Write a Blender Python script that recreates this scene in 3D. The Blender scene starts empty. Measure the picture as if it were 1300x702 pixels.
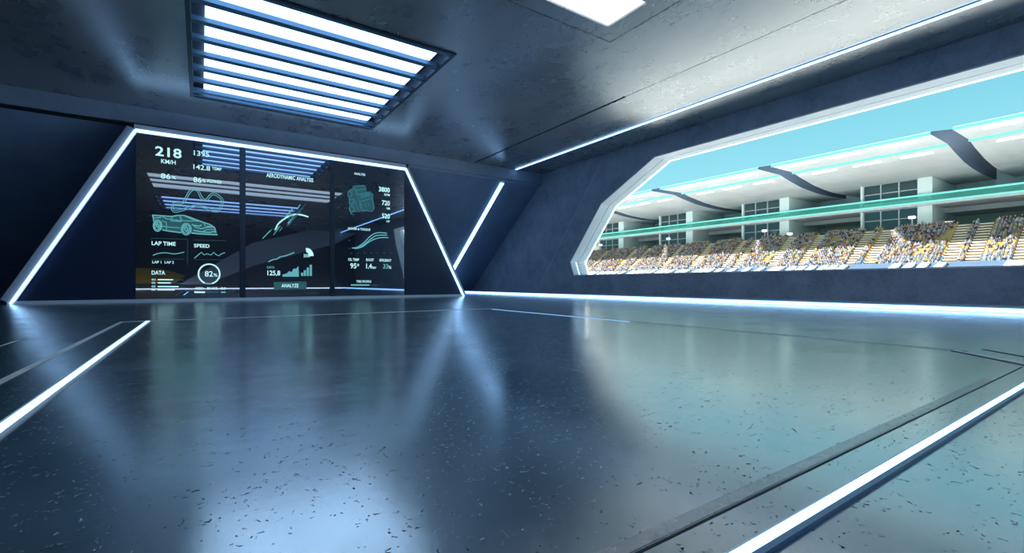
import bpy, math, random
from mathutils import Vector, Matrix
random.seed(7)
SC = bpy.context.scene
COL = SC.collection
# ---------------------------------------------------------------- camera model
F = 586.0; YAW = math.radians(34.0); CAMZ = 0.8; HOR = 359.0
cs, sn = math.cos(YAW), math.sin(YAW)
DISPY = 24.4      # plane of the screens
def ray(px, py):
    u = (px-650)/F; v = (HOR-py)/F
    return (sn+cs*u, cs-sn*u, v)
def onY(px, py, Y):
    r = ray(px, py); d = Y/r[1]
    return (r[0]*d, CAMZ+r[2]*d)
def Yat(px, X):
    r = ray(px, 359); return X*r[1]/r[0]
cam = bpy.data.cameras.new('camera'); co = bpy.data.objects.new('camera', cam); COL.objects.link(co)
co.location = (0, 0, CAMZ); co.rotation_euler = (math.pi/2, 0, -YAW)
cam.sensor_width = 36; cam.lens = F/1300*36; cam.shift_y = 8/1300; cam.clip_end = 2000; cam.clip_start = .05
SC.camera = co
SC.view_settings.view_transform = 'Standard'; SC.view_settings.look = 'None'
SC.view_settings.gamma = 1; SC.view_settings.exposure = 0; SC.view_settings.use_curve_mapping = False
# ---------------------------------------------------------------- materials
def mat(name, col, rough=.5, metal=0., spec=.5, ior=1.5):
    m = bpy.data.materials.new(name); m.use_nodes = True
    b = m.node_tree.nodes['Principled BSDF']
    b.inputs['Base Color'].default_value = (*col, 1); b.inputs['Roughness'].default_value = rough
    b.inputs['Metallic'].default_value = metal; b.inputs['Specular IOR Level'].default_value = spec
    b.inputs['IOR'].default_value = ior
    return m
def emit(name, col, s):
    m = bpy.data.materials.new(name); m.use_nodes = True
    nt = m.node_tree; nt.nodes.remove(nt.nodes['Principled BSDF'])
    e = nt.nodes.new('ShaderNodeEmission'); e.inputs[0].default_value = (*col, 1); e.inputs[1].default_value = s
    nt.links.new(e.outputs[0], nt.nodes['Material Output'].inputs[0])
    return m
def concrete(name, c0, c1, scale=.5, rough=(.3, .5), bump=.1, spec=.5, ior=1.5, fine=6., detail=8, stretch=None, bdist=.02):
    m = mat(name, c0, .5, 0, spec, ior); nt = m.node_tree; N = nt.nodes; L = nt.links; b = N['Principled BSDF']
    tc = N.new('ShaderNodeTexCoord'); src = tc.outputs['Object']
    if stretch:
        mp = N.new('ShaderNodeMapping'); mp.inputs['Scale'].default_value = stretch
        L.new(src, mp.inputs[0]); src = mp.outputs[0]
    n1 = N.new('ShaderNodeTexNoise'); n1.inputs['Scale'].default_value = scale; n1.inputs['Detail'].default_value = detail
    n1.inputs['Roughness'].default_value = .65
    n2 = N.new('ShaderNodeTexNoise'); n2.inputs['Scale'].default_value = fine; n2.inputs['Detail'].default_value = 5
    L.new(src, n1.inputs[0]); L.new(src, n2.inputs[0])
    mx = N.new('ShaderNodeMix'); mx.inputs[0].default_value = .3
    L.new(n1.outputs[0], mx.inputs[2]); L.new(n2.outputs[0], mx.inputs[3])
    r = N.new('ShaderNodeValToRGB'); r.color_ramp.elements[0].position = .35; r.color_ramp.elements[1].position = .65
    r.color_ramp.elements[0].color = (*c0, 1); r.color_ramp.elements[1].color = (*c1, 1)
    L.new(mx.outputs[0], r.inputs[0]); L.new(r.outputs[0], b.inputs['Base Color'])
    mr = N.new('ShaderNodeMapRange'); mr.inputs[1].default_value = .3; mr.inputs[2].default_value = .7
    mr.inputs[3].default_value = rough[0]; mr.inputs[4].default_value = rough[1]
    L.new(mx.outputs[0], mr.inputs[0]); L.new(mr.outputs[0], b.inputs['Roughness'])
    if bump == 0: return m
    bp = N.new('ShaderNodeBump'); bp.inputs['Strength'].default_value = bump; bp.inputs['Distance'].default_value = bdist
    L.new(mx.outputs[0], bp.inputs['Height']); L.new(bp.outputs[0], b.inputs['Normal'])
    return m
def floor_material():
    m = concrete('polished_concrete', (.012, .055, .08), (.035, .115, .15), scale=1.2, rough=(.15, .24), bump=.16, ior=3.4, fine=9, bdist=.01)
    nt = m.node_tree; N = nt.nodes; L = nt.links; b = N['Principled BSDF']
    tc = N.new('ShaderNodeTexCoord')
    v = N.new('ShaderNodeTexVoronoi'); v.inputs['Scale'].default_value = 27.
    n0 = N.new('ShaderNodeTexNoise'); n0.inputs['Scale'].default_value = 22; n0.inputs['Detail'].default_value = 3
    dist = N.new('ShaderNodeMix'); dist.data_type = 'VECTOR'; dist.inputs[0].default_value = .12
    L.new(tc.outputs['Object'], dist.inputs[4]); L.new(n0.outputs[1], dist.inputs[5])
    L.new(tc.outputs['Object'], n0.inputs[0]); L.new(dist.outputs[1], v.inputs[0])
    # pit mask: small cores of the cells, only where a patchy noise is high
    lt = N.new('ShaderNodeMapRange'); lt.inputs[1].default_value = .12; lt.inputs[2].default_value = .19
    lt.inputs[3].default_value = 1; lt.inputs[4].default_value = 0
    L.new(v.outputs['Distance'], lt.inputs[0])
    n3 = N.new('ShaderNodeTexNoise'); n3.inputs['Scale'].default_value = 5.; n3.inputs['Detail'].default_value = 4
    L.new(tc.outputs['Object'], n3.inputs[0])
    g = N.new('ShaderNodeMapRange'); g.inputs[1].default_value = .43; g.inputs[2].default_value = .52
    L.new(n3.outputs[0], g.inputs[0])
    mu = N.new('ShaderNodeMath'); mu.operation = 'MULTIPLY'; L.new(lt.outputs[0], mu.inputs[0]); L.new(g.outputs[0], mu.inputs[1])
    old = b.inputs['Base Color'].links[0].from_socket
    mc = N.new('ShaderNodeMix'); mc.data_type = 'RGBA'; mc.inputs[7].default_value = (.008, .01, .012, 1)
    L.new(mu.outputs[0], mc.inputs[0]); L.new(old, mc.inputs[6]); L.new(mc.outputs[2], b.inputs['Base Color'])
    oldr = b.inputs['Roughness'].links[0].from_socket
    ar = N.new('ShaderNodeMath'); ar.operation = 'MULTIPLY_ADD'; ar.inputs[1].default_value = .5
    L.new(mu.outputs[0], ar.inputs[0]); L.new(oldr, ar.inputs[2]); L.new(ar.outputs[0], b.inputs['Roughness'])
    sp = N.new('ShaderNodeMath'); sp.operation = 'MULTIPLY_ADD'; sp.inputs[1].default_value = -.5; sp.inputs[2].default_value = .5
    L.new(mu.outputs[0], sp.inputs[0]); L.new(sp.outputs[0], b.inputs['Specular IOR Level'])
    cw = N.new('ShaderNodeMath'); cw.operation = 'SUBTRACT'; cw.inputs[0].default_value = 1; L.new(mu.outputs[0], cw.inputs[1])
    L.new(cw.outputs[0], b.inputs['Coat Weight']); b.inputs['Coat IOR'].default_value = 2.5; L.new(oldr, b.inputs['Coat Roughness'])
    b2 = N.new('ShaderNodeBump'); b2.inputs['Strength'].default_value = .6; b2.inputs['Distance'].default_value = .012; b2.invert = True
    L.new(mu.outputs[0], b2.inputs['Height']); L.new(b.inputs['Normal'].links[0].from_socket, b2.inputs['Normal'])
    L.new(b2.outputs[0], b.inputs['Normal']); L.new(b2.outputs[0], b.inputs['Coat Normal'])
    return m
def glassy(name, tint, gfac):
    m = bpy.data.materials.new(name); m.use_nodes = True; nt = m.node_tree; N = nt.nodes; L = nt.links
    N.remove(N['Principled BSDF'])
    t = N.new('ShaderNodeBsdfTransparent'); t.inputs[0].default_value = (*tint, 1)
    g = N.new('ShaderNodeBsdfGlossy'); g.inputs['Roughness'].default_value = .02; g.inputs[0].default_value = (1, 1, 1, 1)
    x = N.new('ShaderNodeMixShader'); x.inputs[0].default_value = gfac
    L.new(t.outputs[0], x.inputs[1]); L.new(g.outputs[0], x.inputs[2]); L.new(x.outputs[0], N['Material Output'].inputs[0])
    return m
def teal_glass(name):
    m = bpy.data.materials.new(name); m.use_nodes = True; nt = m.node_tree; N = nt.nodes; L = nt.links
    N.remove(N['Principled BSDF'])
    t = N.new('ShaderNodeBsdfTransparent'); t.inputs[0].default_value = (.8, 1, .97, 1)
    g = N.new('ShaderNodeBsdfDiffuse'); g.inputs[0].default_value = (.12, .42, .35, 1)
    x = N.new('ShaderNodeMixShader'); x.inputs[0].default_value = .4
    L.new(t.outputs[0], x.inputs[1]); L.new(g.outputs[0], x.inputs[2]); L.new(x.outputs[0], N['Material Output'].inputs[0])
    return m
M = {
 'floor': floor_material(),
 'ceiling': concrete('ceiling_concrete', (.11, .125, .15), (.21, .225, .245), scale=.45, rough=(.25, .31), bump=0, fine=2.5, ior=3.7, stretch=(1, .6, 1)),
 'soffit': concrete('soffit_concrete', (.05, .06, .075), (.08, .09, .11), scale=.4, rough=(.4, .55), bump=.15),
 'wall': concrete('blue_plaster', (.16, .24, .38), (.22, .32, .48), scale=.4, rough=(.35, .55), bump=.12, fine=3),
 'window_wall': concrete('window_wall_plaster', (.22, .27, .35), (.40, .46, .55), scale=1.0, rough=(.4, .6), bump=.35, fine=9),
 'beam': concrete('beam_plaster', (.20, .30, .45), (.27, .37, .52), scale=.8, rough=(.4, .6), bump=.15, fine=5),
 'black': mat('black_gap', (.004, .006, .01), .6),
 'dark_metal': mat('dark_metal', (.03, .05, .08), .35, .6),
 'slat': mat('slat_metal', (.10, .19, .30), .4, .5),
 'grey_metal': mat('grey_metal', (.60, .66, .74), .5, 0.),
 'white_paint': concrete('white_paint', (.80, .81, .84), (.87, .88, .90), scale=1, rough=(.4, .6), bump=.02),
 'inner_panel': mat('dark_side_panel', (.012, .024, .06), .35, 0, .3),
 'inlay': concrete('steel_inlay', (.40, .48, .52), (.62, .70, .74), scale=3, rough=(.3, .45), bump=.1, fine=20),
 'band': concrete('stone_band', (.10, .11, .12), (.22, .22, .23), scale=6, rough=(.2, .28), bump=.05, fine=30, ior=3.6),
 'lamp_blue': emit('lamp_cool_white', (.42, .68, 1.), 3.4),
 'lamp_far': emit('lamp_rear_blue', (.40, .62, 1.), 3.2),
 'lamp_warm': emit('lamp_neutral_white', (.80, .91, 1.), 1.5),
 'led': emit('led_white_blue', (.30, .58, 1.), 5.),
 'led_blue': emit('led_blue', (.14, .48, 1.), 9.),
 'led_frame': emit('led_frame', (.32, .60, 1.), 5.),
 'led_thin': emit('led_thin', (.25, .55, 1.), 1.2),
 'led_teal': emit('led_teal', (.28, .95, .84), 1.15),
 'led_dash': emit('led_dash', (1., .98, .92), 2.5),
 'window_glass': glassy('clear_window_glass', (.97, .99, .99), .006),
 'tealglass': teal_glass('balcony_teal_glass'),
 'text': emit('screen_text', (.52, .93, 1.), 1.05),
 'text_dim': emit('screen_teal_line', (.16, .55, .62), .75),
 'text_faint': emit('screen_faint_line', (.05, .20, .24), .5),
 'text_engine': emit('screen_engine_line', (.05, .22, .30), .8),
 'far_concrete': concrete('grandstand_concrete', (.44, .47, .49), (.54, .57, .58), scale=.15, rough=(.7, .9), bump=.05, fine=1.5),
 'rear_grey': mat('rear_light_grey', (.85, .84, .83), .6),
 'rear_dark': mat('rear_dark', (.10, .11, .13), .6),
 'rear_orange': mat('rear_ochre', (.80, .45, .04), .6),
 'tier': mat('tier_riser_brown', (.16, .13, .11), .8),
 'aisle': mat('aisle_peach', (.56, .46, .33), .8),
 'seat_yellow': mat('seat_yellow', (.36, .24, .08), .6),
 'seat_orange': mat('rail_orange', (.45, .19, .05), .6),
 'seat_blue': mat('seat_blue', (.10, .20, .28), .6),
 'apron': mat('apron_blue', (.07, .12, .20), .7),
 'bright': mat('white_ramp', (.8, .8, .8), .7),
 'green_wall': mat('green_back_wall', (.50, .64, .54), .8),
 'dark_glass': mat('dark_window_glass', (.02, .05, .06), .15),
 'pier': mat('pier_grey', (.66, .74, .73), .7), 'end_shade': mat('roof_end_shade', (.09, .13, .20), .8),
 'asphalt': concrete('outdoor_ground', (.82, .82, .80), (.88, .88, .87), scale=.1, rough=(.8, .9), bump=0.02),
}
def screen_glass():
    m = bpy.data.materials.new('screen_glass'); m.use_nodes = True; nt = m.node_tree; N = nt.nodes; L = nt.links
    b = N['Principled BSDF']; b.inputs['Base Color'].default_value = (.008, .012, .022, 1); b.inputs['Roughness'].default_value = .25
    g = N.new('ShaderNodeBsdfGlossy'); g.inputs['Roughness'].default_value = .015; g.inputs[0].default_value = (.66, .80, 1, 1)
    x = N.new('ShaderNodeMixShader'); x.inputs[0].default_value = .33
    L.new(b.outputs[0], x.inputs[1]); L.new(g.outputs[0], x.inputs[2]); L.new(x.outputs[0], N['Material Output'].inputs[0])
    return m
M['screen'] = screen_glass()
# ---------------------------------------------------------------- helpers
class MB:
    def __init__(s): s.v = []; s.f = []
    def add(s, vs, fs):
        n = len(s.v); s.v += [tuple(v) for v in vs]; s.f += [tuple(i+n for i in f) for f in fs]; return s
    def box(s, x0, x1, y0, y1, z0, z1):
        vs = [(x, y, z) for x in (x0, x1) for y in (y0, y1) for z in (z0, z1)]
        return s.add(vs, [(0, 1, 3, 2), (4, 6, 7, 5), (0, 4, 5, 1), (2, 3, 7, 6), (0, 2, 6, 4), (1, 5, 7, 3)])
    def prism(s, a, b):       # a, b: matching 3D outlines
        n = len(a); fs = [tuple(range(n)), tuple(range(2*n-1, n-1, -1))]
        fs += [(i, n+i, n+(i+1) % n, (i+1) % n) for i in range(n)]
        return s.add(list(a)+list(b), fs)
    def bar(s, p, q, w, h, up=(0, 0, 1)):     # box along p-q, width w (sideways), height h along up
        p = Vector(p); q = Vector(q); d = (q-p).normalized(); up = Vector(up); sd = d.cross(up).normalized(); u2 = sd.cross(d).normalized()
        a = [p+sd*w/2*i+u2*h/2*j for i, j in ((-1, -1), (1, -1), (1, 1), (-1, 1))]
        return s.prism(a, [x+(q-p) for x in a])
    def build(s, name, m, parent=None, smooth=False, recalc=True):
        me = bpy.data.meshes.new(name); me.from_pydata(s.v, [], s.f)
        if recalc:
            import bmesh
            bm = bmesh.new(); bm.from_mesh(me); bmesh.ops.recalc_face_normals(bm, faces=bm.faces); bm.to_mesh(me); bm.free()
        if m is not None: me.materials.append(m)
        if smooth: me.polygons.foreach_set('use_smooth', [True]*len(me.polygons))
        o = bpy.data.objects.new(name, me); COL.objects.link(o)
        if parent: 
            o.parent = parent; o.location = -parent.location if parent.rotation_euler.z == 0 else o.location
        return o
def tag(o, label, cat, group=None, kind=None):
    if label: o['label'] = label
    if cat: o['category'] = cat
    if group: o['group'] = group
    if kind: o['kind'] = kind
    return o
def empty(name, loc, label, cat, group=None):
    o = bpy.data.objects.new(name, None); COL.objects.link(o); o.location = loc; o.empty_display_size = .2
    return tag(o, label, cat, group)
def struct(name, mb, m, label=None):
    o = mb.build(name, m); o['kind'] = 'structure'
    if label: o['label'] = label
    return o
def sub(o, parent):    # parent a world-space part to another part at the thing's offset
    o.parent = parent; o.location = (0, 0, 0); return o
# ---------------------------------------------------------------- room shell
CZ = 8.2; WX = 19.3; XL = -12.; YR = -22.; BEAMY = 24.9
fl = struct('floor', MB().box(XL, WX, YR, 35.2, -.3, 0), M['floor'], 'dark polished pitted concrete floor')
# ceiling slabs leave the lamp wells and the dark groove open
def ceil_rects(x0, x1, y0, y1, holes):
    xs = sorted({x0, x1, *[h[0] for h in holes], *[h[1] for h in holes]}); ys = sorted({y0, y1, *[h[2] for h in holes], *[h[3] for h in holes]})
    mb = MB()
    for i in range(len(xs)-1):
        for j in range(len(ys)-1):
            cx, cy = (xs[i]+xs[i+1])/2, (ys[j]+ys[j+1])/2
            if not any(h[0] < cx < h[1] and h[2] < cy < h[3] for h in holes): mb.box(xs[i], xs[i+1], ys[j], ys[j+1], CZ, CZ+.6)
    return mb
L1 = (-.35, 6.85, 13.35, 22.25); L2 = (-3.8, 10.45, 3.2, 10.1); L3 = (-3.3, 8.6, -9.3, .1)
GR = (13.93, 14.07, 12.7, BEAMY); GT = (13.985, 14.015, YR, 12.7)
struct('ceiling', ceil_rects(XL, WX, YR, BEAMY+.3, [L1, L2, L3, GR, GT]), M['ceiling'], 'grey concrete ceiling with lamp wells and a long groove')
tg = MB().box(GR[0], GR[1], GR[2], GR[3], CZ+.3, CZ+.35)
struct('trim_1', tg, M['black'], 'dark open groove in the ceiling')
struct('trim_2', MB().box(GT[0], GT[1], GT[2], GT[3], CZ+.1, CZ+.15), M['black'], 'hairline joint in the ceiling')
struct('wall_left', MB().box(XL-.4, XL, YR, 35.2, 0, CZ+.6), M['wall'])
# rear wall (behind the camera, seen only as a reflection in the screens)
struct('wall_rear', MB().box(XL, WX, YR-.4, YR, 0, CZ+.6), M['rear_dark'])
# beam over the screens, dark gap under it, and wall leaning back under the beam
struct('trim_3', MB().box(XL, WX, BEAMY, BEAMY+.5, 7.52, CZ), M['beam'], 'plaster beam across the far end of the ceiling')
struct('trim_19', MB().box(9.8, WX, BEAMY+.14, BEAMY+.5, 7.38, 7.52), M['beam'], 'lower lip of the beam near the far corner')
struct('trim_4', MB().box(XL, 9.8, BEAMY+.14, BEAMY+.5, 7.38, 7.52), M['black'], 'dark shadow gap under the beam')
YB = 34.6
LW = 16.35
w = MB().prism([(XL, BEAMY+.2, 7.4), (XL, BEAMY+.5, 7.4), (XL, YB+.5, 0), (XL, YB, 0)], [(LW, BEAMY+.2, 7.4), (LW, BEAMY+.5, 7.4), (LW, YB+.5, 0), (LW, YB, 0)])
struct('wall_far', w, M['wall'], 'dark blue plaster wall leaning away below the beam')
w = MB().prism([(LW, BEAMY+.32, 7.52), (LW, BEAMY+.6, 7.52), (LW, YB+.8, 0), (LW, YB+.3, 0)], [(WX, BEAMY+.32, 7.52), (WX, BEAMY+.6, 7.52), (WX, YB+.8, 0), (WX, YB+.3, 0)])
struct('wall_corner', w, M['wall'], 'recessed leaning wall strip between the corner light and the window wall')
struct('wall_back', MB().box(XL, WX+.4, 35.2, 35.6, 0, CZ+.6), M['wall'])
# window wall with its six-cornered opening
wz0, wz1 = 1.25, 7.28
RY = -14.
hole = [(22.05, 2.1), (19.35, 5.4), (15.5, wz1), (-5.3, wz1), (-4.4, 5.2), (-2.3, 2.1), (-2.0, wz0), (21.7, wz0)]    # (Y, z) clockwise from lower left
def wall_with_hole(x0, x1):
    mb = MB()
    ya, yb = 35.2, YR
    z0, z1 = 0, CZ+.6
    hp = hole
    def poly(pts): mb.prism([(x0, y, z) for y, z in pts], [(x1, y, z) for y, z in pts])
    poly([(ya, z0), (ya, z1), (hp[2][0], z1), hp[2], hp[1], hp[0], (hp[0][0], z0)])
    poly([(hp[0][0], z0), hp[0], hp[7], (hp[7][0], z0)])
    poly([hp[2], (hp[2][0], z1), (hp[3][0], z1), hp[3]])
    poly([(hp[7][0], z0), hp[7], hp[6], (hp[6][0], z0)])
    poly([(hp[6][0], z0), hp[6], hp[5], (hp[5][0], z0)])
    poly([(yb, z0), (yb, z1), (hp[3][0], z1), hp[3], hp[4], hp[5], (hp[5][0], z0)])
    return mb
struct('wall_right', wall_with_hole(WX, WX+.35), M['window_wall'], 'blue-grey plaster wall round the big window')
# window: white reveal ring + pane
wr = bpy.data.objects.new('window_1', None); COL.objects.link(wr); wr.location = (WX, 4, wz0); wr['kind'] = 'structure'; wr['label'] = 'wide panoramic window with angled corners over the stadium'
def ring(x0, x1, outs, ins):
    mb = MB(); n = len(outs)
    for i in range(n):
        j = (i+1) % n
        a = [(x0, *outs[i]), (x0, *outs[j]), (x0, *ins[j]), (x0, *ins[i])]; b = [(x1, *p[1:]) for p in a]
        mb.prism(a, b)
    return mb
cy_ = sum(p[0] for p in hole)/8; cz_ = sum(p[1] for p in hole)/8
def shrink(t):
    out = []
    n = len(hole)
    for i in range(n):
        p0 = Vector(hole[i-1]); p1 = Vector(hole[i]); p2 = Vector(hole[(i+1) % n])
        d1 = (p1-p0).normalized(); d2 = (p2-p1).normalized()
        n1 = Vector((d1.y, -d1.x)); n2 = Vector((d2.y, -d2.x))
        c = Vector((cy_, cz_))
        if n1.dot(c-p1) < 0: n1 = -n1
        if n2.dot(c-p1) < 0: n2 = -n2
        b = (n1+n2).normalized(); out.append(tuple(p1+b*(t/max(.3, b.dot(n1)))))
    return out
ring(WX-.03, WX+.62, hole, shrink(.05)).build('frame', M['white_paint'], wr)
ring(WX+.66, WX+1.25, hole, shrink(.05)).build('outer_frame', M['white_paint'], wr)
ring(WX+.62, WX+.66, hole, shrink(-.02) if False else shrink(.02)).build('joint', M['grey_metal'], wr)
s5 = shrink(.03)
ring(WX+1.20, WX+1.25, shrink(.05), shrink(.07)).build('light_strip', emit('added_reveal_glow', (.92, .95, 1.), 7.), wr)  # this strip is an added glow ring that brightens the white reveal
MB().prism([(WX+.7, y, z) for y, z in s5], [(WX+.72, y, z) for y, z in s5]).build('glass', M['window_glass'], wr)
def jamb_led():
    mb = MB(); a = shrink(.055)
    p, q = a[0], a[7]
    mb.bar((WX+.42, p[0], p[1]), (WX+.42, q[0], q[1]), .05, .02, up=(0, -1, 0)); return mb
tag(jamb_led().build('light_strip', M['led']), 'short lit strip in the lower left corner of the white window reveal', 'light strip')
# step under the window wall
SX = 17.45
struct('trim_5', MB().box(SX, WX, YR, YB+.2, 0, .16), M['window_wall'], 'low plinth along the foot of the window wall')
# seams on the dark left part of the window wall
def seam(p, q, name, lab, m='black', wd=.035):
    struct(name, MB().bar((WX-.002, *p), (WX-.002, *q), .01, wd, up=(0, 1, 0)), M[m], lab)
def onX(px, py, X):
    r = ray(px, py); d = X/r[0]; return (r[1]*d, CAMZ+r[2]*d)
seam(onX(768, 197, WX), onX(690, 352, WX), 'trim_6', 'thin slanting seam in the dark wall left of the window', 'grey_metal', .022)
# ---------------------------------------------------------------- lamps
def slatted_lamp(name, L, n, fin_w, fin_h, m_em, label, slatm, xin=(.45, .45), fins_extra=0):
    x0, x1, y0, y1 = L
    e = empty('ceiling_lamp', ((x0+x1)/2, (y0+y1)/2, CZ), label, 'ceiling lamp')
    fr = MB(); t = .12
    fr.box(x0, x1, y0, y0+t, CZ-.04, CZ+.4).box(x0, x1, y1-t, y1, CZ-.04, CZ+.4).box(x0, x0+t, y0+t, y1-t, CZ-.04, CZ+.4).box(x1-t, x1, y0+t, y1-t, CZ-.04, CZ+.4)
    fr.build('frame', M['dark_metal'], e)
    MB().box(x0+t, x1-t, y0+t, y1-t, CZ+.36, CZ+.4).build('backing', M['dark_metal'], e)
    ya, yb = y0+t, y1-t; P = (yb-ya)/n
    if name == 'a': P = (yb-ya)/7.45
    E = [ya+P*i for i in range(n)]+[yb]
    for i in range(n):
        MB().box(x0+xin[0], x1-xin[1], E[i]+fin_w/2, E[i+1]-fin_w/2, CZ+.10, CZ+.3).build('diffuser', m_em, e)
    for i in range(n+1):
        yc = min(max(E[i], ya+.06), yb-.06)
        MB().box(x0+t, x1-t, yc-fin_w/2+.04, yc+fin_w/2-.04, CZ-.02, CZ-.02+fin_h).build('slat', slatm, e)
    return e
slatted_lamp('a', L1, 8, .32, .13, M['lamp_blue'], 'large square cool-white slatted ceiling lamp nearest the screens', M['slat'])
slatted_lamp('c', L3, 4, .9, .1, M['lamp_far'], 'blue-white slatted ceiling lamp seen only mirrored low in the screens', M['slat'])
# lamp 2: concrete well with three wide neutral strips
x0, x1, y0, y1 = L2
e = empty('ceiling_lamp', ((x0+x1)/2, (y0+y1)/2, CZ), 'neutral-white ceiling lamp in a concrete surround at the top edge of the photo', 'ceiling lamp')
sur = MB(); g = .06
sur.box(x0+g, x1-g, 9.5, y1-g, CZ-.02, CZ+.3).box(x0+g, x1-g, y0+g, 3.9, CZ-.02, CZ+.3).box(x0+g, x0+.8, 3.9, 9.5, CZ-.02, CZ+.3).box(9.75, x1-g, 3.9, 9.5, CZ-.02, CZ+.3)
for k in range(3): 
    pass
sur.box(x0+.8, 9.75, 7.5, 8.1, CZ-.02, CZ+.3).box(x0+.8, 9.75, 5.7, 6.3, CZ-.02, CZ+.3)
sur.build('surround', M['ceiling'], e)
for ya, yb in ((8.1, 9.5), (6.3, 7.5), (3.9, 5.7)):
    MB().box(x0+.8, 9.75, ya, yb, CZ+.03, CZ+.06).build('diffuser', M['lamp_warm'], e)
MB().box(x0, x1, y0, y1, CZ+.3, CZ+.34).build('backing', M['black'], e)
# ---------------------------------------------------------------- light strips
def strip(mb, m, label, group=None, house=None):
    o = mb.build('light_strip', m); tag(o, label, 'light strip', group); return o
# ceiling strip
e = empty('light_strip', (17.0, 2, CZ), 'long white-blue light strip running along the ceiling above the window wall', 'light strip')
MB().box(16.95, 17.07, YR, 24.75, CZ-.05, CZ-.02).build('diffuser', M['led'], e)
MB().box(16.93, 17.09, YR, 24.77, CZ-.02, CZ).build('housing', M['grey_metal'], e)
strip(MB().box(SX-.03, SX, YR, YB+.1, .015, .125), M['led'], 'white-blue light strip along the foot of the window wall plinth')
# leaning corner strip, along the right edge of the leaning wall
e = empty('light_strip', (LW, YB-1.3, .3), 'thick bright leaning light strip in the far corner, crossing behind the screen frame', 'light strip')
dv = Vector((0, YB-BEAMY-.2, -7.4)).normalized(); nv = Vector((0, dv.z, -dv.y))
pa = Vector((LW-.12, BEAMY+.2, 7.4))+nv*.05+dv*.15; pb = Vector((LW-.12, YB, 0))+nv*.05-dv*.7
MB().bar(pa, pb, .26, .06, up=nv).build('diffuser', M['led'], e)
MB().bar(pa-nv*.06, pb-nv*.06, .34, .06, up=nv).build('housing', M['grey_metal'], e)
# floor strips
e = empty('light_strip', (-.9, 6, 0), 'bright blue light strip in the floor at the lower left', 'light strip')
MB().box(-.93, -.87, -1, 12.12, .001, .012).build('diffuser', M['led_blue'], e)
MB().box(-.945, -.93, -1, 12.14, .0005, .014).build('edge', M['grey_metal'], e); MB().box(-.87, -.855, -1, 12.14, .0005, .014).build('edge', M['grey_metal'], e)
e = empty('light_strip', (4, .735, 0), 'white light strip in the floor at the lower right', 'light strip')
MB().box(.3, 6.6, .725, .762, .001, .012).build('diffuser', M['led'], e)
MB().box(.3, 6.6, .703, .725, .0005, .014).build('edge', M['slat'], e); MB().box(.3, 6.6, .762, .768, .0005, .014).build('edge', M['grey_metal'], e)
# floor inlays: the big octagon outline
def inlay(name, p, q, w, m, z, lab):
    d = (Vector((*q, 0))-Vector((*p, 0)))
    struct(name, MB().bar((*p, z/2), (*q, z/2), w, z), M[m], lab)
inlay('trim_7', (-1.37, 12.25), (7.1, 12.25), .09, 'inlay', .006, 'pale metal inlay across the floor in front of the screens')
inlay('trim_8', (-1.34, 12.25), (-1.34, -2), .06, 'inlay', .005, 'pale inlay line left of the blue floor strip')
inlay('trim_9', (7.35, 11.95), (7.35, 1.58), .05, 'inlay', .006, 'pale inlay along the right side of the floor field')
inlay('trim_10', (7.43, 11.95), (7.43, 1.5), .03, 'black', .003, 'dark joint along the right side of the floor field')
inlay('trim_11', (7.1, 12.25), (7.38, 11.95), .06, 'inlay', .006, 'short inlay at the far corner of the floor field')
inlay('trim_12', (7.35, 1.58), (6.35, .62), .028, 'white_paint', .012, 'bright inlay across the near corner of the floor field')
inlay('trim_13', (7.31, 1.60), (6.30, .64), .04, 'black', .004, 'dark joint beside the near corner inlay')
inlay('trim_14', (7.78, 1.42), (6.9, .60), .045, 'black', .004, 'outer dark joint at the near corner')
inlay('trim_15', (-.2, .925), (6.48, .925), .008, 'black', .003, 'dark joint across the floor before the right-hand strip')
inlay('trim_16', (-.2, .965), (5.4, .965), .055, 'band', .002, 'grey stone band beside the dark joint')
inlay('trim_17', (-2.1, -2), (-2.1, 9.6), .02, 'inlay', .003, 'faint floor joint at the far left')
inlay('trim_18', (7.30, 11.9), (7.30, 6.5), .012, 'led_thin', .008, 'thin blue glowing edge of the floor field')
# ---------------------------------------------------------------- screen frame
FY = DISPY
fr = empty('screen_frame', (3.5, FY, 0), 'trapezoid frame with glowing white edges around the three dark screens', 'frame')
tl = onY(172, 167, FY); tr = onY(515, 214, FY); bl = onY(14, 385, FY); br = onY(588, 375, FY)
ZT = (tl[1]+tr[1])/2
TL = (tl[0], ZT); TR = (tr[0], ZT); BL = (bl[0], .03); BR = (br[0], .03)
def fbar(p, q, w, y0, y1, off=0):
    d = Vector((q[0]-p[0], q[1]-p[1])).normalized(); n = Vector((-d.y, d.x))
    P = Vector(p)+n*off; Q = Vector(q)+n*off
    a = [P+n*w/2, Q+n*w/2, Q-n*w/2, P-n*w/2]
    return MB().prism([(v.x, y0, v.y) for v in a], [(v.x, y1, v.y) for v in a])
for (p, q, w, lw) in ((BL, TL, .34, .065), (TL, TR, .30, .10), (TR, BR, .26, .07)):
    # chamfered metal bar behind the light line
    d = Vector((q[0]-p[0], q[1]-p[1])).normalized(); n = Vector((-d.y, d.x)); P = Vector(p); Q = Vector(q)
    if p != BL: P = P-d*.05
    if q != BR: Q = Q+d*.05
    prof = [(-.07, .0), (.07, .0), (w, .12), (w, .5), (-.07, .5)]       # (outward, depth)
    MB().prism([((P+n*o).x, FY+dp, (P+n*o).y) for o, dp in prof], [((Q+n*o).x, FY+dp, (Q+n*o).y) for o, dp in prof]).build('frame_bar', M['grey_metal'], fr)
    fbar(p, q, lw, FY-.09, FY, 0).build('light_strip', M['led_frame'], fr)
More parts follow.
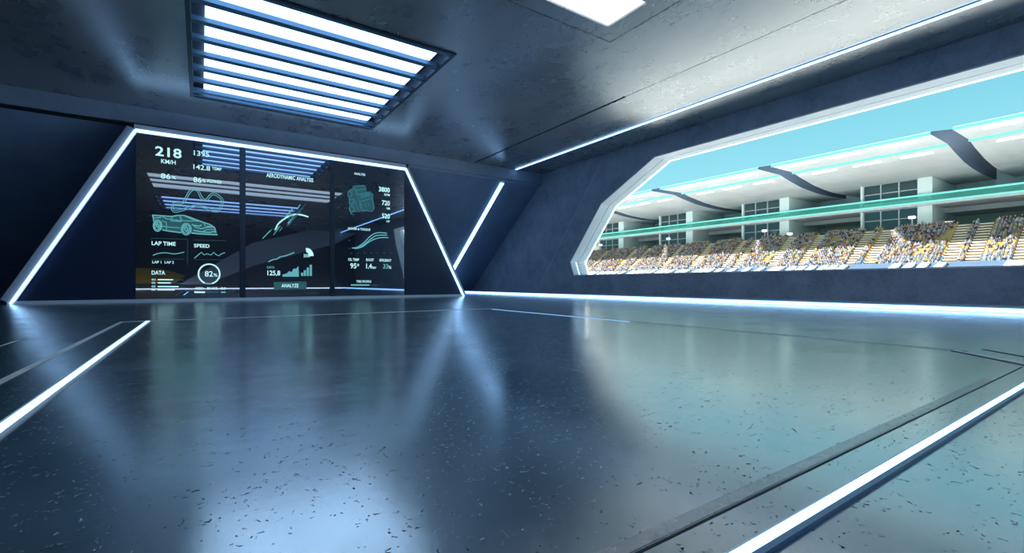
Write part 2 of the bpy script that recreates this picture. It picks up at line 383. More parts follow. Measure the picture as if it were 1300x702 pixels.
MB().prism([(BL[0]-.1, FY-.05, 0.), (BR[0]+.1, FY-.05, 0.), (BR[0]+.1, FY-.05, .12), (BL[0]-.1, FY-.05, .12)],
           [(BL[0]-.1, FY+.3, 0.), (BR[0]+.1, FY+.3, 0.), (BR[0]+.1, FY+.3, .12), (BL[0]-.1, FY+.3, .12)]).build('sill', M['grey_metal'], fr)
SX0 = onY(172, 300, FY)[0]; SX1 = onY(308, 300, FY)[0]; SX2 = onY(422, 300, FY)[0]; SX3 = onY(513.5, 300, FY)[0]
def quadpanel(pts, y0, y1): return MB().prism([(x, y0, z) for x, z in pts], [(x, y1, z) for x, z in pts])
quadpanel([(BL[0]+.08, .12), (SX0, .12), (SX0, ZT-.05), (TL[0]+.03, ZT-.05)], FY+.06, FY+.2).build('side_panel', M['inner_panel'], fr)
quadpanel([(SX3, .12), (BR[0]-.08, .12), (TR[0]-.03, ZT-.05), (SX3, ZT-.05)], FY+.06, FY+.2).build('side_panel', M['inner_panel'], fr)
quadpanel([(BL[0]+.3, .12), (BR[0]-.3, .12), (TR[0]-.1, ZT-.08), (TL[0]+.1, ZT-.08)], FY+.22, FY+.3).build('back_panel', M['black'], fr)
for sx in (SX1, SX2):
    pst = MB().box(sx-.11, sx+.11, FY-.03, FY+.2, .12, ZT-.07).build('post', M['dark_metal'], fr)
    pst['label'] = 'dark upright post between two screens'
# ---------------------------------------------------------------- screens
scr = []
for (a, b, lab) in ((SX0, SX1-.11, 'left dark glass screen with speed figures, track outline and race car drawing'),
                    (SX1+.11, SX2-.11, 'middle dark glass screen headed AERODYNAMIC ANALYSIS'),
                    (SX2+.11, SX3, 'right dark glass screen with engine drawing and power and torque curves')):
    s = empty('display_screen', ((a+b)/2, FY+.04, .13), lab, 'screen')
    MB().box(a+.01, b-.01, FY+.02, FY+.06, .13, ZT-.08).build('glass_panel', M['screen'], s)
    scr.append(s)
TY0 = FY+.012; TY1 = FY+.019
def px2(px, py): return Vector(onY(px, py, FY))
def text(s, x0, x1, yt, yb, parent, m='text', bold=.012, name='readout'):
    cu = bpy.data.curves.new('t', 'FONT'); cu.body = s; cu.offset = bold; cu.resolution_u = 3
    o = bpy.data.objects.new('t', cu); COL.objects.link(o); bpy.context.view_layer.update()
    dg = bpy.context.evaluated_depsgraph_get(); me = bpy.data.meshes.new_from_object(o.evaluated_get(dg))
    bpy.data.objects.remove(o)
    xs = [v.co.x for v in me.vertices]; ys = [v.co.y for v in me.vertices]
    ax, bx, ay, by = min(xs), max(xs), min(ys), max(ys)
    A = px2(x0, yb); T = px2(x0, yt); B = px2(x1, yb)
    for v in me.vertices:
        v.co = (A.x+(v.co.x-ax)/(bx-ax)*(B.x-A.x), TY0, A.y+(v.co.y-ay)/(by-ay)*(T.y-A.y))
    me.name = name; me.materials.clear(); me.materials.append(M[m])
    ob = bpy.data.objects.new(name, me); COL.objects.link(ob); ob.parent = parent; ob.location = -parent.location
    return ob
def ribbon(mb, pts, w, closed=False):      # pts in pixels on the photo's screen plane, w metres
    P = [px2(*p) for p in pts]; n = len(P)
    seq = range(n if closed else n-1)
    L = []; R = []
    for i in range(n):
        a = P[i-1] if (i > 0 or closed) else P[i]; b = P[(i+1) % n] if (i < n-1 or closed) else P[i]
        d = (b-a).normalized(); nn = Vector((-d.y, d.x))*w/2
        L.append(P[i]+nn); R.append(P[i]-nn)
    for i in seq:
        j = (i+1) % n
        q = [L[i], L[j], R[j], R[i]]
        mb.prism([(v.x, TY0, v.y) for v in q], [(v.x, TY1, v.y) for v in q])
    return mb
def fill(mb, pts, y=None):
    P = [px2(*p) for p in pts]
    return mb.prism([(v.x, TY1, v.y) for v in P], [(v.x, TY1+.004, v.y) for v in P])
def Z(ox, oy, s): return lambda *pts: [(ox+x/s, oy+y/s) for x, y in pts]
def smooth_pts(pts, closed=False, k=4):
    n = len(pts); out = []
    for i in range(n if closed else n-1):
        p0 = pts[i-1] if (i > 0 or closed) else pts[i]; p1 = pts[i]; p2 = pts[(i+1) % n]; p3 = pts[(i+2) % n] if (i+2 < n or closed) else p2
        for t in range(k):
            t /= k
            out.append(tuple(.5*((2*b)+(-a+c)*t+(2*a-5*b+4*c-d)*t*t+(-a+3*b-3*c+d)*t**3) for a, b, c, d in zip(p0, p1, p2, p3)))
    if not closed: out.append(pts[-1])
    return out
def ell(cx, cy, rx, ry, n=20, a0=0, a1=360):
    return [(cx+rx*math.cos(math.radians(a0+(a1-a0)*i/n)), cy-ry*math.sin(math.radians(a0+(a1-a0)*i/n))) for i in range(n if a1-a0 == 360 else n+1)]
s1, s2, s3 = scr
text('218', 197, 230.5, 185, 197.3, s1, bold=.02); text('KM/H', 204.5, 223, 201.5, 207, s1)
text('1395', 246, 265.6, 190.5, 197, s1); text('142.8', 245.5, 266.8, 208.2, 214.4, s1); text('TEMP', 269, 281.4, 211.6, 215.5, s1)
text('86', 204, 216.5, 219.6, 226.3, s1); text('%', 218, 223.5, 223, 227, s1)
text('86', 245.5, 256, 224.3, 231, s1); text('%', 257, 261, 227.3, 231.3, s1); text('POWER', 263.4, 281.7, 227.5, 231.5, s1)
z2 = Z(160, 160, 5.85)
trk = smooth_pts(z2((342, 602), (362, 574), (420, 570), (445, 535), (470, 492), (502, 468), (532, 478), (552, 515), (575, 546), (602, 545), (622, 518), (650, 503), (690, 522), (716, 555), (706, 600), (680, 630), (640, 626), (590, 604), (520, 592), (450, 612), (380, 632), (352, 628)), True)
def offs(pts, o):
    n = len(pts); out = []
    for i in range(n):
        a, b = pts[i-1], pts[(i+1) % n]; dx, dy = b[0]-a[0], b[1]-a[1]; l = math.hypot(dx, dy) or 1
        out.append((pts[i][0]-dy/l*o, pts[i][1]+dx/l*o))
    return out
for q in (1.2, -1.2): ribbon(MB(), offs(trk, q), .028, True).build('track_outline', M['text_dim'], s1)
z3 = Z(160, 270, 5.85)
car = MB()
for pts, w in ((((195, 18), (262, 22), (340, 28), (380, 20), (430, 20), (470, 32), (530, 55), (575, 72), (630, 90), (658, 112), (668, 150)), .05),
               (((200, 22), (205, 60), (215, 65)), .04), (((195, 18), (200, 40), (262, 34)), .035), (((262, 22), (300, 45), (400, 58), (480, 62), (530, 58)), .03),
               (((345, 32), (330, 60), (410, 66)), .03), (((400, 24), (415, 60)), .03), (((430, 22), (520, 62), (560, 64)), .03),
               (((270, 128), (330, 138), (410, 148)), .05), (((268, 100), (330, 108), (400, 112)), .03),
               (((485, 150), (560, 158), (680, 163)), .06), (((490, 85), (520, 110), (560, 118), (600, 108), (650, 108)), .04),
               (((500, 130), (560, 142), (620, 146), (665, 138)), .05), (((505, 92), (545, 100), (560, 90)), .05), (((600, 102), (640, 98), (655, 106)), .04),
               (((265, 60), (300, 72), (300, 125)), .025), (((575, 75), (590, 100)), .025), (((560, 145), (600, 125), (655, 125)), .03)):
    ribbon(car, z3(*pts), w)
for cx, cy, rx, ry in ((234, 96, 31, 42), (234, 96, 22, 32), (234, 96, 8, 12), (447, 122, 36, 43), (447, 122, 26, 33), (447, 122, 10, 14)):
    ribbon(car, z3(*ell(cx, cy, rx, ry)), .04, True)
for cx, cy, rx, ry in ((234, 96, 22, 32), (447, 122, 26, 33)):
    for a in range(0, 360, 60):
        ribbon(car, z3((cx+rx*.35*math.cos(a), cy+ry*.35*math.sin(a)), (cx+rx*math.cos(a), cy+ry*math.sin(a))), .03)
car.build('car_drawing', M['text_dim'], s1)
cf = MB(); fill(cf, z3((200, 22), (340, 30), (400, 22), (470, 35), (575, 74), (655, 112), (665, 155), (485, 150), (400, 145), (262, 125), (205, 100))).build('car_fill', M['text_faint'], s1)
text('LAP TIME', 192.5, 223, 306, 311, s1, bold=.02)
ribbon(MB(), z3(*smooth_pts([(200, 317), (240, 302), (300, 298), (360, 306), (432, 293)])), .035).build('line_chart', M['text_dim'], s1)
ribbon(MB(), z3((508, 338), (540, 310), (560, 294), (580, 314), (600, 305), (632, 314), (650, 294), (670, 312), (690, 320), (710, 304), (735, 297)), .035).build('line_chart', M['text_dim'], s1)
text('LAP 1', 193.3, 204.8, 331, 334.2, s1); text('LAP 2', 209, 220.7, 331.2, 334.4, s1)
text('SPEED', 246.3, 266, 309.3, 314, s1, bold=.02); text('DATA', 192.5, 209.6, 343.5, 348.6, s1, bold=.02)
for i, (y, x) in enumerate(((497, 350), (521, 333), (548, 390), (572, 362))):
    text('0%d' % (i+1), 192.5, 197.2, 270+(y-7)/5.85, 270+(y+7)/5.85, s1)
    ribbon(MB(), z3((235, y), (x, y+1)), .05).build('data_bar', M['text'], s1); ribbon(MB(), z3((x, y+1), (430, y+2)), .02).build('data_line', M['text_faint'], s1)
for a, b in (((457, 200), (457, 385)), ((190, 190), (455, 196)), ((500, 203), (745, 208)), ((190, 345), (430, 345)), ((505, 348), (745, 350))): ribbon(MB(), z3(a, b), .015).build('grid_line', M['text_faint'], s1)
ribbon(MB(), z3(*ell(617, 455, 79, 73, 40, -75, 245)), .06).build('gauge_ring', M['text'], s1); ribbon(MB(), z3((507, 590), (587, 591)), .07).build('progress_fill', M['text'], s1)
ribbon(MB(), z3(*ell(617, 455, 79, 73, 12, 246, 284)), .06).build('gauge_rest', M['text_dim'], s1)
ribbon(MB(), z3((590, 590), (690, 591)), .06).build('progress_bar', M['text_faint'], s1); ribbon(MB(), z3((705, 591), (740, 591)), .06).build('progress_bar', M['text_dim'], s1)
text('82', 260, 270.3, 344, 351.2, s1, bold=.015); text('%', 271, 276.2, 347, 351.2, s1)
text('AERO', 247.5, 258.3, 364.5, 367.5, s1); text('BRAKE', 263, 276, 364.5, 367.5, s1); text('0:0', 280.5, 286.8, 364.5, 367.5, s1)
# screen 2
z4 = Z(300, 170, 3.19)
text('AERODYNAMIC ANALYSIS', 338.2, 397.8, 219.2, 224.6, s2, bold=.02)
mb = MB(); ribbon(mb, z4(*smooth_pts([(158, 390), (170, 365), (200, 340), (235, 326), (265, 328), (292, 336)])), .07).build('airflow_arc', M['text'], s2)
rg = random.Random(3)
for i in range(26):
    t = rg.random(); cx = 130+150*t+rg.uniform(-12, 12); cy = 400-105*t+rg.uniform(-18, 22); l = rg.uniform(18, 48)
    a = math.radians(rg.uniform(42, 58)); dx, dy = math.cos(a)*l, -math.sin(a)*l
    ribbon(MB(), z4(*smooth_pts([(cx-dx/2, cy-dy/2), (cx+3, cy-3), (cx+dx/2, cy+dy/2)])), rg.uniform(.02, .06)).build('airflow_line', M['text_faint' if i % 3 else 'text_dim'], s2)
mb = MB(); ribbon(mb, z4((130, 518), (150, 508), (165, 507), (178, 497), (195, 495), (212, 489), (235, 480)), .05)
mb.build('line_chart', M['text_dim'], s2)
ribbon(MB(), z4(*ell(286, 497, 18, 26, 10, 5, 100)), .22).build('gauge_arc', M['text'], s2)
text('35%', 385.5, 393, 322.5, 326.5, s2); text('DATA', 339, 348.6, 337.7, 340.8, s2, 'text_dim'); text('125,8', 339.5, 355.8, 343.3, 350.6, s2, bold=.02)
fill(MB(), z4((187, 578), (187, 570), (205, 565), (214, 555), (224, 560), (232, 545), (242, 546), (252, 535), (254, 578))).build('area_chart', M['text_dim'], s2)
for x, y in ((267, 562), (278, 552), (290, 541), (302, 530)):
    ribbon(MB(), z4((x, 575), (x, y)), .10).build('chart_bar', M['text_dim'], s2)
fill(MB(), z4((152, 600), (284, 598), (284, 628), (152, 631))).build('button', M['text_faint'], s2)
text('ANALYZE', 357.4, 379, 360.3, 364.8, s2, bold=.02)
# screen 3
z5 = Z(410, 190, 7.02)
text('ANALYSIS', 449.6, 463.8, 218.5, 221.6, s3)
en = MB()
for pts, w, c in ((((268, 325), (372, 318), (388, 348), (296, 362)), .05, True), (((300, 400), (420, 376), (448, 402), (440, 432), (330, 462)), .05, True), (((318, 408), (415, 390), (428, 408), (335, 432)), .04, True),
                  (((330, 462), (335, 505), (350, 540), (440, 548), (456, 520), (442, 432)), .05, False), (((225, 370), (262, 350), (300, 362), (300, 400)), .05, False),
                  (((222, 385), (235, 440), (240, 500), (250, 570), (275, 580)), .04, False), (((285, 440), (300, 500), (320, 540)), .03, False),
                  (((345, 480), (350, 510)), .03, False), (((375, 470), (385, 510)), .03, False), (((400, 465), (412, 505)), .03, False)):
    ribbon(en, z5(*pts), w, c)
for cx, cy, r in ((240, 395, 18), (256, 462, 20), (258, 530, 22), (350, 410, 8), (380, 404, 8), (408, 398, 8)): ribbon(en, z5(*ell(cx, cy, r, r*1.2, 14)), .05, True)
en.build('engine_drawing', M['text_engine'], s3)
fill(MB(), z5((235, 380), (268, 330), (380, 322), (392, 372), (445, 395), (455, 530), (350, 555), (255, 560))).build('engine_fill', M['text_faint'], s3)
text('3800', 481, 495, 236.7, 243, s3, bold=.03); text('RPM', 488, 495, 245.5, 248.4, s3); text('720', 485, 495, 254, 260.3, s3, 'text', .02); text('NM', 490.8, 495, 263, 265.8, s3)
text('520', 485, 495, 270.8, 277, s3, 'text', .02); text('HP', 490.8, 495, 279.5, 282.2, s3)
z6 = Z(410, 280, 6.38)
text('POWER & TORQUE', 442, 470.3, 288.4, 291.8, s3, bold=.02)
for pts in (((235, 222), (280, 215), (330, 180), (380, 130), (420, 105), (460, 97), (520, 103)), ((250, 225), (300, 215), (350, 180), (400, 140), (440, 120), (520, 118)), ((265, 228), (320, 212), (370, 175), (420, 150), (470, 138), (530, 138))):
    ribbon(MB(), z6(*smooth_pts(list(pts))), .05).build('power_curve', M['text_dim'], s3)
for i in range(7): ribbon(MB(), z6((228+53*i, 262), (234+53*i, 262)), .05).build('axis_mark', M['text_faint'], s3)
for y in (160, 225): ribbon(MB(), z6((212, y), (220, y)), .05).build('axis_mark', M['text_faint'], s3)
text('OIL TEMP', 442, 456, 327.6, 331, s3, bold=.02); text('BOOST', 465, 474.7, 328, 331.4, s3, bold=.02); text('EFFICIENCY', 482, 497, 328.6, 332, s3, bold=.02)
text('95', 444.8, 452.6, 334, 340.8, s3, bold=.02); text('°', 453.4, 456, 334.8, 338, s3); text('1.4', 465, 472, 334.5, 341, s3, bold=.02); text('bar', 472.6, 478, 337.5, 341, s3)
text('33', 486.5, 493, 335, 341, s3, 'text_dim', .02); text('%', 493.5, 497, 337.5, 341.2, s3)
text('TIRE PROFILE', 452.6, 471.4, 355.8, 358.8, s3)
ribbon(MB(), z6((227, 522), (377, 522)), .075).build('progress_bar', M['text_dim'], s3); ribbon(MB(), z6((380, 522), (450, 522)), .03).build('progress_rest', M['text_faint'], s3)
# ---------------------------------------------------------------- rear of the room (mirrored in the screens)
VY = 2*FY-YR
def rv(px, py): return onY(px, py, VY)
def rear(pts, m, name, lab, cat, dep=.5, y=YR):
    P = [rv(*p) for p in pts]
    o = MB().prism([(x, y+.01, max(z, .02)) for x, z in P], [(x, y+dep, max(z, .02)) for x, z in P]).build(name, M[m]); tag(o, lab, cat)
    return o
rear([(228, 361), (320, 309), (430, 284), (452, 296), (424, 310), (320, 338), (262, 361)], 'rear_grey', 'wall_brace', 'big pale diagonal brace mirrored in the screens', 'brace', .9)
rear([(120, 339), (205, 341), (236, 350), (222, 360), (120, 360)], 'rear_orange', 'wall_panel', 'ochre wall panel mirrored at the lower left of the left screen', 'wall panel', .3)
rear([(100, 266), (420, 276), (420, 283), (100, 280)], 'rear_grey', 'wall_panel', 'grey wall panel band mirrored across the left screen', 'wall panel', .3)
strip(MB().box(XL+.2, WX-2.2, YR+1.4, YR+1.5, .02, .12), emit('led_rear', (.9, .92, 1.), 4.), 'pale wall-washer light strip on the floor mirrored along the bottom of the screens')
# ---------------------------------------------------------------- outdoors
g_ = MB().box(WX+2, 320, -200, 420, -.4, -.1); o = struct('ground', g_, M['asphalt'], 'pale open ground outside the window')
gs = empty('grandstand', (130, 60, 0), 'long pale grandstand under curved roofs with teal light lines outside the window', 'grandstand')
YA, YZ = -110., 185.
AI = [740, 776, 793, 834, 872, 913, 928, 973, 1012, 1074, 1097, 1198, 1227, 1290]
aisles = []
for px in AI:
    yc = Yat(px+3, 130.); aisles.append((yc-.9-(.5 if px in (973, 1198, 1227, 1097) else 0), yc+.9))
aisles.append((2, 4)); aisles.append((-8, -6)); aisles += [(-18-11*k, -16-11*k) for k in range(8)]; aisles.append((152, 153.6)); aisles.append((166, 167.6)); aisles.sort()
NR = 16
def RX(i): return 130+.87*i
def RZ(i): return 4.6+.62*i
mb = MB()
for i in range(NR): mb.box(RX(i), RX(i)+.87 if i < NR-1 else 149.4, YA, YZ, 0 if i == 0 else RZ(i-1)-.1, RZ(i))
mb.build('seating_tier', M['tier'], gs)
for (a, b) in aisles:
    st = MB()
    for i in range(NR): st.box(RX(i)-.35, RX(i)+.80, a, b, RZ(i)-.28, RZ(i)+.03); st.box(RX(i)-.02, RX(i)+.8, a, b, RZ(i)+.03, RZ(i)+.06)
    st.build('aisle_stairs', M['aisle'], gs)
def free(y, pad=.25): return not any(a-pad < y < b+pad for a, b in aisles)
gaps = sorted(aisles)
for i in range(NR):
    mb = MB(); y = YA
    for (a, b) in gaps+[(YZ, YZ)]:
        if a-y > .6:
            mb.box(RX(i)+.35, RX(i)+.75, y+.1, a-.1, RZ(i)+.38, RZ(i)+.45); mb.box(RX(i)+.72, RX(i)+.78, y+.1, a-.1, RZ(i)+.45, RZ(i)+.85)
            mb.box(RX(i)+.4, RX(i)+.7, y+.15, a-.15, RZ(i), RZ(i)+.38)
        y = max(y, b)
    mb.build('seat_row', M['seat_blue'] if i < 3 else (M['seat_orange'] if i == 3 else M['seat_yellow']), gs)
MB().box(129.3, 130, YA, YZ, 0, 5.2).build('front_wall', M['apron'], gs)
mb = MB().prism([(122, YA, 0), (122, YA, 2.4), (129.3, YA, 4.6), (129.3, YA, 0)], [(122, YZ, 0), (122, YZ, 2.4), (129.3, YZ, 4.6), (129.3, YZ, 0)]); mb.build('apron', M['apron'], gs)
# white ramps on the apron
for px in (742, 746, 750, 758, 764, 770, 777, 785, 797, 802, 808, 814, 822, 832, 838, 846, 858, 866, 881, 888, 896, 908, 925, 943, 960, 977, 985, 1000, 1012, 1025, 1040, 1052, 1065, 1132, 1150, 1168, 1190, 1280, 1291):
    yc = Yat(px, 126.); wd = .7
    MB().prism([(122.5, yc-wd, 2.55), (129.9, yc-wd, 4.8), (129.9, yc+wd, 4.8), (122.5, yc+wd, 2.55)], [(122.5, yc-wd, 2.95), (129.9, yc-wd, 5.25), (129.9, yc+wd, 5.25), (122.5, yc+wd, 2.95)]).build('ramp', M['bright'], gs)
# building behind the seats
MB().box(171, 176, YA, YZ, 0, 20).build('rear_wall', M['green_wall'], gs)
MB().box(171.2, 176, YA, YZ, 20, 41).build('upper_wall', M['pier'], gs)
MB().box(149.4, 151, YA, YZ, 0, 14.6).build('concourse', M['far_concrete'], gs)
MB().box(149.2, 171, YA, YZ, 20.1, 20.75).build('balcony_slab', M['far_concrete'], gs)
MB().box(149.3, 149.4, YA, YZ, 20.9, 22.6).build('balcony_glass', M['tealglass'], gs)
for z in (20.9, 22.65): MB().box(149.1, 149.35, YA, YZ, z-.2, z+.2).build('light_strip', M['led_teal'], gs)
MB().box(160, 171, YA, YZ, 18.9, 20.1).build('soffit_step', M['far_concrete'], gs)
for k in range(-4, 4):
    y0 = 36.6+33.6*k; y1 = y0+15
    if y1 < YA: continue
    t = MB().box(151.2, 170.9, y0, y1, 14.4, 27.2).box(150.3, 151.2, y0, y0+2.8, 14.4, 27.2).box(150.3, 151.2, y1-.5, y1, 14.4, 27.2).build('stair_tower', M['pier'], gs)
    for (za, zb) in ((15., 19.9), (22.2, 27.)):
        for j in range(3):
            a = y0+2.9+j*3.85
            sub(MB().box(150.9, 151.15, a, a+3.6, za, zb).build('window_pane', M['dark_glass']), t)
        mu = MB()
        for j in range(4): mu.box(150.6, 151.15, y0+2.75+j*3.85, y0+2.95+j*3.85, za, zb)
        mu.box(150.7, 151.15, y0+2.8, y1-.5, (za+zb)/2-.08, (za+zb)/2+.08)
        sub(mu.build('mullion', M['far_concrete']), t)
# roof segments: underside curve measured on the photo
PR = [(118, 29.75), (129, 29.8), (133, 29.0), (137, 28.4), (141, 27.8), (147, 27.35), (153, 27.1), (160, 27.2), (171, 27.6), (171, 41.8), (118, 30.3)]
segs = []
gp = [(25.75+33.6*k, 29.0+33.6*k) for k in range(-4, 5)]
for k in range(len(gp)-1): segs.append((gp[k][1], gp[k+1][0]))
segs[-1] = (segs[-1][0], YZ)
for a, b in segs:
    c = MB().prism([(x, a, z) for x, z in PR], [(x, b, z) for x, z in PR]).build('roof_segment', M['far_concrete'], gs)
    sub(MB().box(117.85, 118.15, a, b, 29.65, 30.2).build('light_strip', M['led_teal']), c)
    sub(MB().box(128.6, 129.05, a, b, 29.35, 29.80).build('light_strip', M['led_teal']), c)
    sub(MB().prism([(x, a-.06, z) for x, z in PR], [(x, a, z) for x, z in PR]).build('end_shade_plate', M['end_shade']), c)  # added plate; its dark colour paints the shade on the roof's end face
    for q in (3.0, 12.2, 21.3):
        if a+q+5.6 > b: continue
        for x, z in ((121.5, 29.74), (132.0, 29.2)):
            sub(MB().box(x-.35, x+.35, a+q, a+q+5.6, z-.22, z+.1).build('roof_lamp', M['led_dash']), c)
# flood lamps on thin masts at the top of the seats
for px, py in ((1205, 283), (1158, 276), (971, 293), (1003, 297), (849, 303), (763, 311), (755, 321)):
    r = ray(px, py); X = 148.; d = X/r[0]; y = r[1]*d; z = CAMZ+r[2]*d
    m_ = MB().box(X-.1, X+.1, y-.1, y+.1, RZ(15), z-.3).build('lamp_mast', M['far_concrete'], gs)
    sub(MB().box(X-.7, X+.2, y-.6, y+.6, z-.3, z+.3).build('lamp_head', M['led_dash']), m_)
# ---------------------------------------------------------------- spectators
def person_mesh(pose, subdiv, mats, name):
    # skeleton facing -X, seated hip at origin height .5
    if pose == 'stand':
        J = {'pel': (0, 0, .92), 'waist': (0, 0, 1.08), 'chest': (0, 0, 1.32), 'neck': (0, 0, 1.48), 'head0': (-.01, 0, 1.56), 'head': (-.02, 0, 1.68), 'top': (0, 0, 1.77)}
        leg = [(0, .10, .88), (-.02, .11, .48), (.02, .12, .08), (-.14, .13, .04)]; arm = [(0, .19, 1.40), (-.03, .25, 1.12), (-.12, .22, .90), (-.16, .21, .82)]
    else:
        J = {'pel': (0, 0, .50), 'waist': (.02, 0, .66), 'chest': (0, 0, .90), 'neck': (-.02, 0, 1.06), 'head0': (-.03, 0, 1.13), 'head': (-.05, 0, 1.25), 'top': (-.03, 0, 1.34)}
        leg = [(-.04, .10, .50), (-.46, .14, .50), (-.44, .14, .10), (-.60, .15, .05)]
        arm = [(0, .19, .98), (.0, .27, .72), (-.24, .16, .58), (-.33, .12, .57)]
        if pose == 'cheer': arm = [(0, .19, .98), (-.10, .32, 1.16), (-.08, .30, 1.42), (-.08, .29, 1.52)]
        if pose == 'clap': arm = [(0, .19, .98), (-.08, .27, .76), (-.28, .12, .92), (-.34, .04, .98)]
    vs = []; es = []; rd = []; kind = []
    def v(p, r, k): vs.append(p); rd.append(r); kind.append(k); return len(vs)-1
    pel = v(J['pel'], (.15, .12), 'leg'); wa = v(J['waist'], (.14, .10), 'top'); ch = v(J['chest'], (.17, .12), 'top')
    nk = v(J['neck'], (.055, .055), 'skin'); h0 = v(J['head0'], (.07, .07), 'skin'); hd = v(J['head'], (.095, .085), 'skin'); tp = v(J['top'], (.06, .06), 'hair')
    es += [(pel, wa), (wa, ch), (ch, nk), (nk, h0), (h0, hd), (hd, tp)]
    for s in (1, -1):
        p = pel
        for q, r in zip(leg, (.095, .07, .05, .035)): n = v((q[0], q[1]*s, q[2]), (r, r), 'leg'); es.append((p, n)); p = n
        p = ch
        for q, r, k in zip(arm, (.06, .048, .038, .03), ('top', 'top', 'skin', 'skin')): n = v((q[0], q[1]*s, q[2]), (r, r), k); es.append((p, n)); p = n
    me = bpy.data.meshes.new('sk'); me.from_pydata(vs, es, []); o = bpy.data.objects.new('sk', me); COL.objects.link(o)
    md = o.modifiers.new('s', 'SKIN')
    sv = me.skin_vertices[0].data
    for i, r in enumerate(rd): sv[i].radius = r
    sv[0].use_root = True
    if subdiv: 
        sb = o.modifiers.new('d', 'SUBSURF'); sb.levels = sb.render_levels = subdiv
    bpy.context.view_layer.update()
    out = bpy.data.meshes.new_from_object(o.evaluated_get(bpy.context.evaluated_depsgraph_get())); bpy.data.objects.remove(o)
    out.name = name; out.materials.clear()
    for m in mats: out.materials.append(m)       # skin, top, trousers, hair
    kd = {'skin': 0, 'top': 1, 'leg': 2, 'hair': 3}
    hz = J['head'][2]; hx = J['head'][0]
    for p in out.polygons:
        c = p.center; best = min(range(len(vs)), key=lambda i: (Vector(vs[i])-c).length_squared-rd[i][0]**2)
        k = kind[best]
        if c.z > hz-.05 and c.x > hx+.03: k = 'hair'
        p.material_index = kd[k]; p.use_smooth = bool(subdiv)
    return out
SK = [mat('skin_light', (.40, .25, .18), .6), mat('skin_dark', (.25, .13, .08), .6)]
HR = [mat('hair_dark', (.03, .02, .015), .7), mat('hair_blond', (.45, .30, .12), .7)]
TR = [mat('trousers_navy', (.04, .06, .12), .8), mat('trousers_grey', (.16, .17, .19), .8)]
TOPS = [('white', (.80, .82, .84)), ('grey-blue', (.30, .40, .52)), ('navy', (.05, .08, .18)), ('yellow', (.80, .62, .06)), ('pale blue', (.45, .65, .80)),
        ('black', (.03, .03, .035)), ('grey', (.40, .42, .44)), ('orange', (.80, .30, .06)), ('olive green', (.35, .42, .12)), ('lilac', (.55, .48, .72)), ('red', (.55, .08, .06))]
TM = [(n, mat('shirt_'+n.replace(' ', '_').replace('-', '_'), tuple(q*.46 for q in c), .8)) for n, c in TOPS]
WT = [3, 7, 4.5, 2.6, 4, 5, 6, 1., 2, 1.2, .6]
seats = []
rg = random.Random(11)
for i in range(NR):
    y = -34.4
    while y < 150:
        if free(y):
            dens = .93 if i != 3 else .55
            if 4 <= i <= 13 and math.sin(y*.55+i*.3) > .93: dens = .35
            if rg.random() < dens: seats.append((i, y+rg.uniform(-.07, .07)))
        y += .56
def vis(s):   # apparent size: distance to camera, in the frame
    i, y = s; X = RX(i); r = X/y if y > 0 else 99
    return math.hypot(X, y)
inview = [s for s in seats if s[1] > 0 and Yat(1296, RX(s[0])) < s[1] and RZ(s[0])+1 > CAMZ+.035*RX(s[0])/1.45]
rest_v = sorted(inview, key=vis)
near = set(rest_v[:300]); rest = rest_v[300:]+[s for s in seats if s[1] <= Yat(1296, RX(s[0]))]
POSES = [('sit', 'sitting'), ('clap', 'clapping'), ('cheer', 'waving'), ('stand', 'standing')]
PW = [10, 2, 1, 1]
protos = {}
cnt = 0
for s in sorted(near):
    i, y = s
    t = rg.choices(range(len(TM)), WT)[0]; p = rg.choices(range(4), PW)[0]; hr = rg.choices((0, 1), (4, 1))[0]; sk = rg.choices((0, 1), (4, 1))[0]
    if i < 3 and rg.random() < .6: t = rg.choice((1, 4, 4, 0))
    key = (t, p, hr, sk)
    if key not in protos: protos[key] = person_mesh(POSES[p][0], 1, [SK[sk], TM[t][1], TR[t % 2], HR[hr]], 'person')
    o = bpy.data.objects.new('person', protos[key]); COL.objects.link(o)
    sc = rg.uniform(.95, 1.08)
    o.location = (RX(i)+(.55 if POSES[p][0] != 'stand' else .18), y, RZ(i)+(-.02 if POSES[p][0] != 'stand' else 0)); o.scale = (sc, sc, sc); o.rotation_euler.z = rg.uniform(-.35, .35)
    lab = 'person in %s top %s in the %s rows at the near end' % (('an ' if TM[t][0][0] in 'o' else 'a ')+TM[t][0].replace('olive green', 'olive').replace('pale blue', 'sky-blue'), POSES[p][1], ('lower', 'middle', 'upper')[min(2, i//6)])
    tag(o, lab, 'person', 'spectators in the nearest grandstand blocks'); cnt += 1
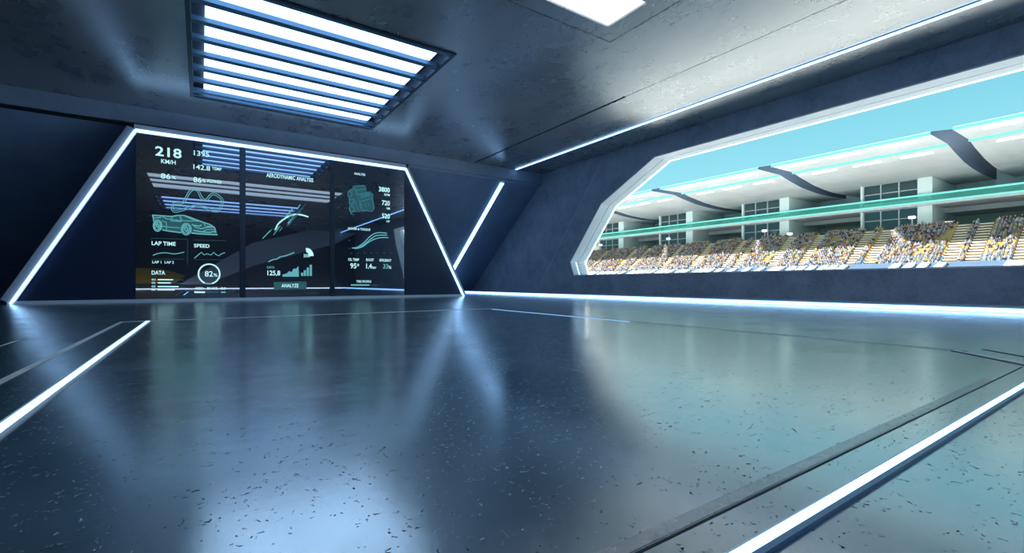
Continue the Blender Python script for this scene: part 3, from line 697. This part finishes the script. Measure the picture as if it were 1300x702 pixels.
# the rest of the crowd: one object
low = {}
V = []; Fc = []; MI = []
crowd_mats = [SK[0], SK[1]]+[m for _, m in TM]+TR+HR
base = {p: person_mesh(POSES[p][0], 0, [SK[0]]*4, 'low') for p in range(4)}
bd = {p: ([tuple(v.co) for v in m.vertices], [tuple(f.vertices) for f in m.polygons], [f.material_index for f in m.polygons]) for p, m in base.items()}
for (i, y) in rest:
    t = rg.choices(range(len(TM)), WT)[0]; p = rg.choices(range(4), PW)[0]; hr = rg.choices((0, 1), (4, 1))[0]; sk = rg.choices((0, 1), (4, 1))[0]
    if i < 3 and rg.random() < .6: t = rg.choice((1, 4, 4, 0))
    mp = [sk, 2+t, 2+len(TM)+(t % 2), 4+len(TM)+hr]
    a = rg.uniform(-.35, .35); ca, sa = math.cos(a), math.sin(a); ox = RX(i)+(.55 if p != 3 else .18); oz = RZ(i)-(.02 if p != 3 else 0)
    n = len(V); vs, fs, mi = bd[p]
    V += [(ox+x*ca-yy*sa, y+x*sa+yy*ca, oz+z) for x, yy, z in vs]
    Fc += [tuple(k+n for k in f) for f in fs]; MI += [mp[k] for k in mi]
me = bpy.data.meshes.new('crowd'); me.from_pydata(V, [], Fc)
for m in crowd_mats: me.materials.append(m)
me.polygons.foreach_set('material_index', MI)
o = bpy.data.objects.new('crowd', me); COL.objects.link(o)
tag(o, 'dense crowd of small distant spectators filling the farther grandstand blocks', 'crowd', None, 'stuff')
for m in base.values(): bpy.data.meshes.remove(m)
print('people', cnt, 'rest', len(rest), 'verts', len(V))
# ---------------------------------------------------------------- sky and sun
w = bpy.data.worlds.new('sky'); SC.world = w; w.use_nodes = True; nt = w.node_tree; N = nt.nodes; L = nt.links
bg = N['Background']; tc = N.new('ShaderNodeTexCoord'); sx = N.new('ShaderNodeSeparateXYZ'); L.new(tc.outputs['Generated'], sx.inputs[0])
rp = N.new('ShaderNodeValToRGB'); rp.color_ramp.elements[0].position = .0; rp.color_ramp.elements[0].color = (.40, .78, .86, 1)
rp.color_ramp.elements[1].position = .6; rp.color_ramp.elements[1].color = (.08, .33, .47, 1)
e2 = rp.color_ramp.elements.new(.22); e2.color = (.27, .66, .78, 1)
e3 = rp.color_ramp.elements.new(.38); e3.color = (.155, .50, .64, 1)
L.new(sx.outputs[2], rp.inputs[0]); L.new(rp.outputs[0], bg.inputs[0]); bg.inputs[1].default_value = 1.22
sd = bpy.data.lights.new('sun', 'SUN'); sd.energy = 19; sd.angle = math.radians(1); sd.color = (1, .95, .88)
so = bpy.data.objects.new('sun', sd); COL.objects.link(so); so.location = (0, 0, 60)
so.rotation_euler = Vector((.52, -.60, -.54)).to_track_quat('-Z', 'Y').to_euler()
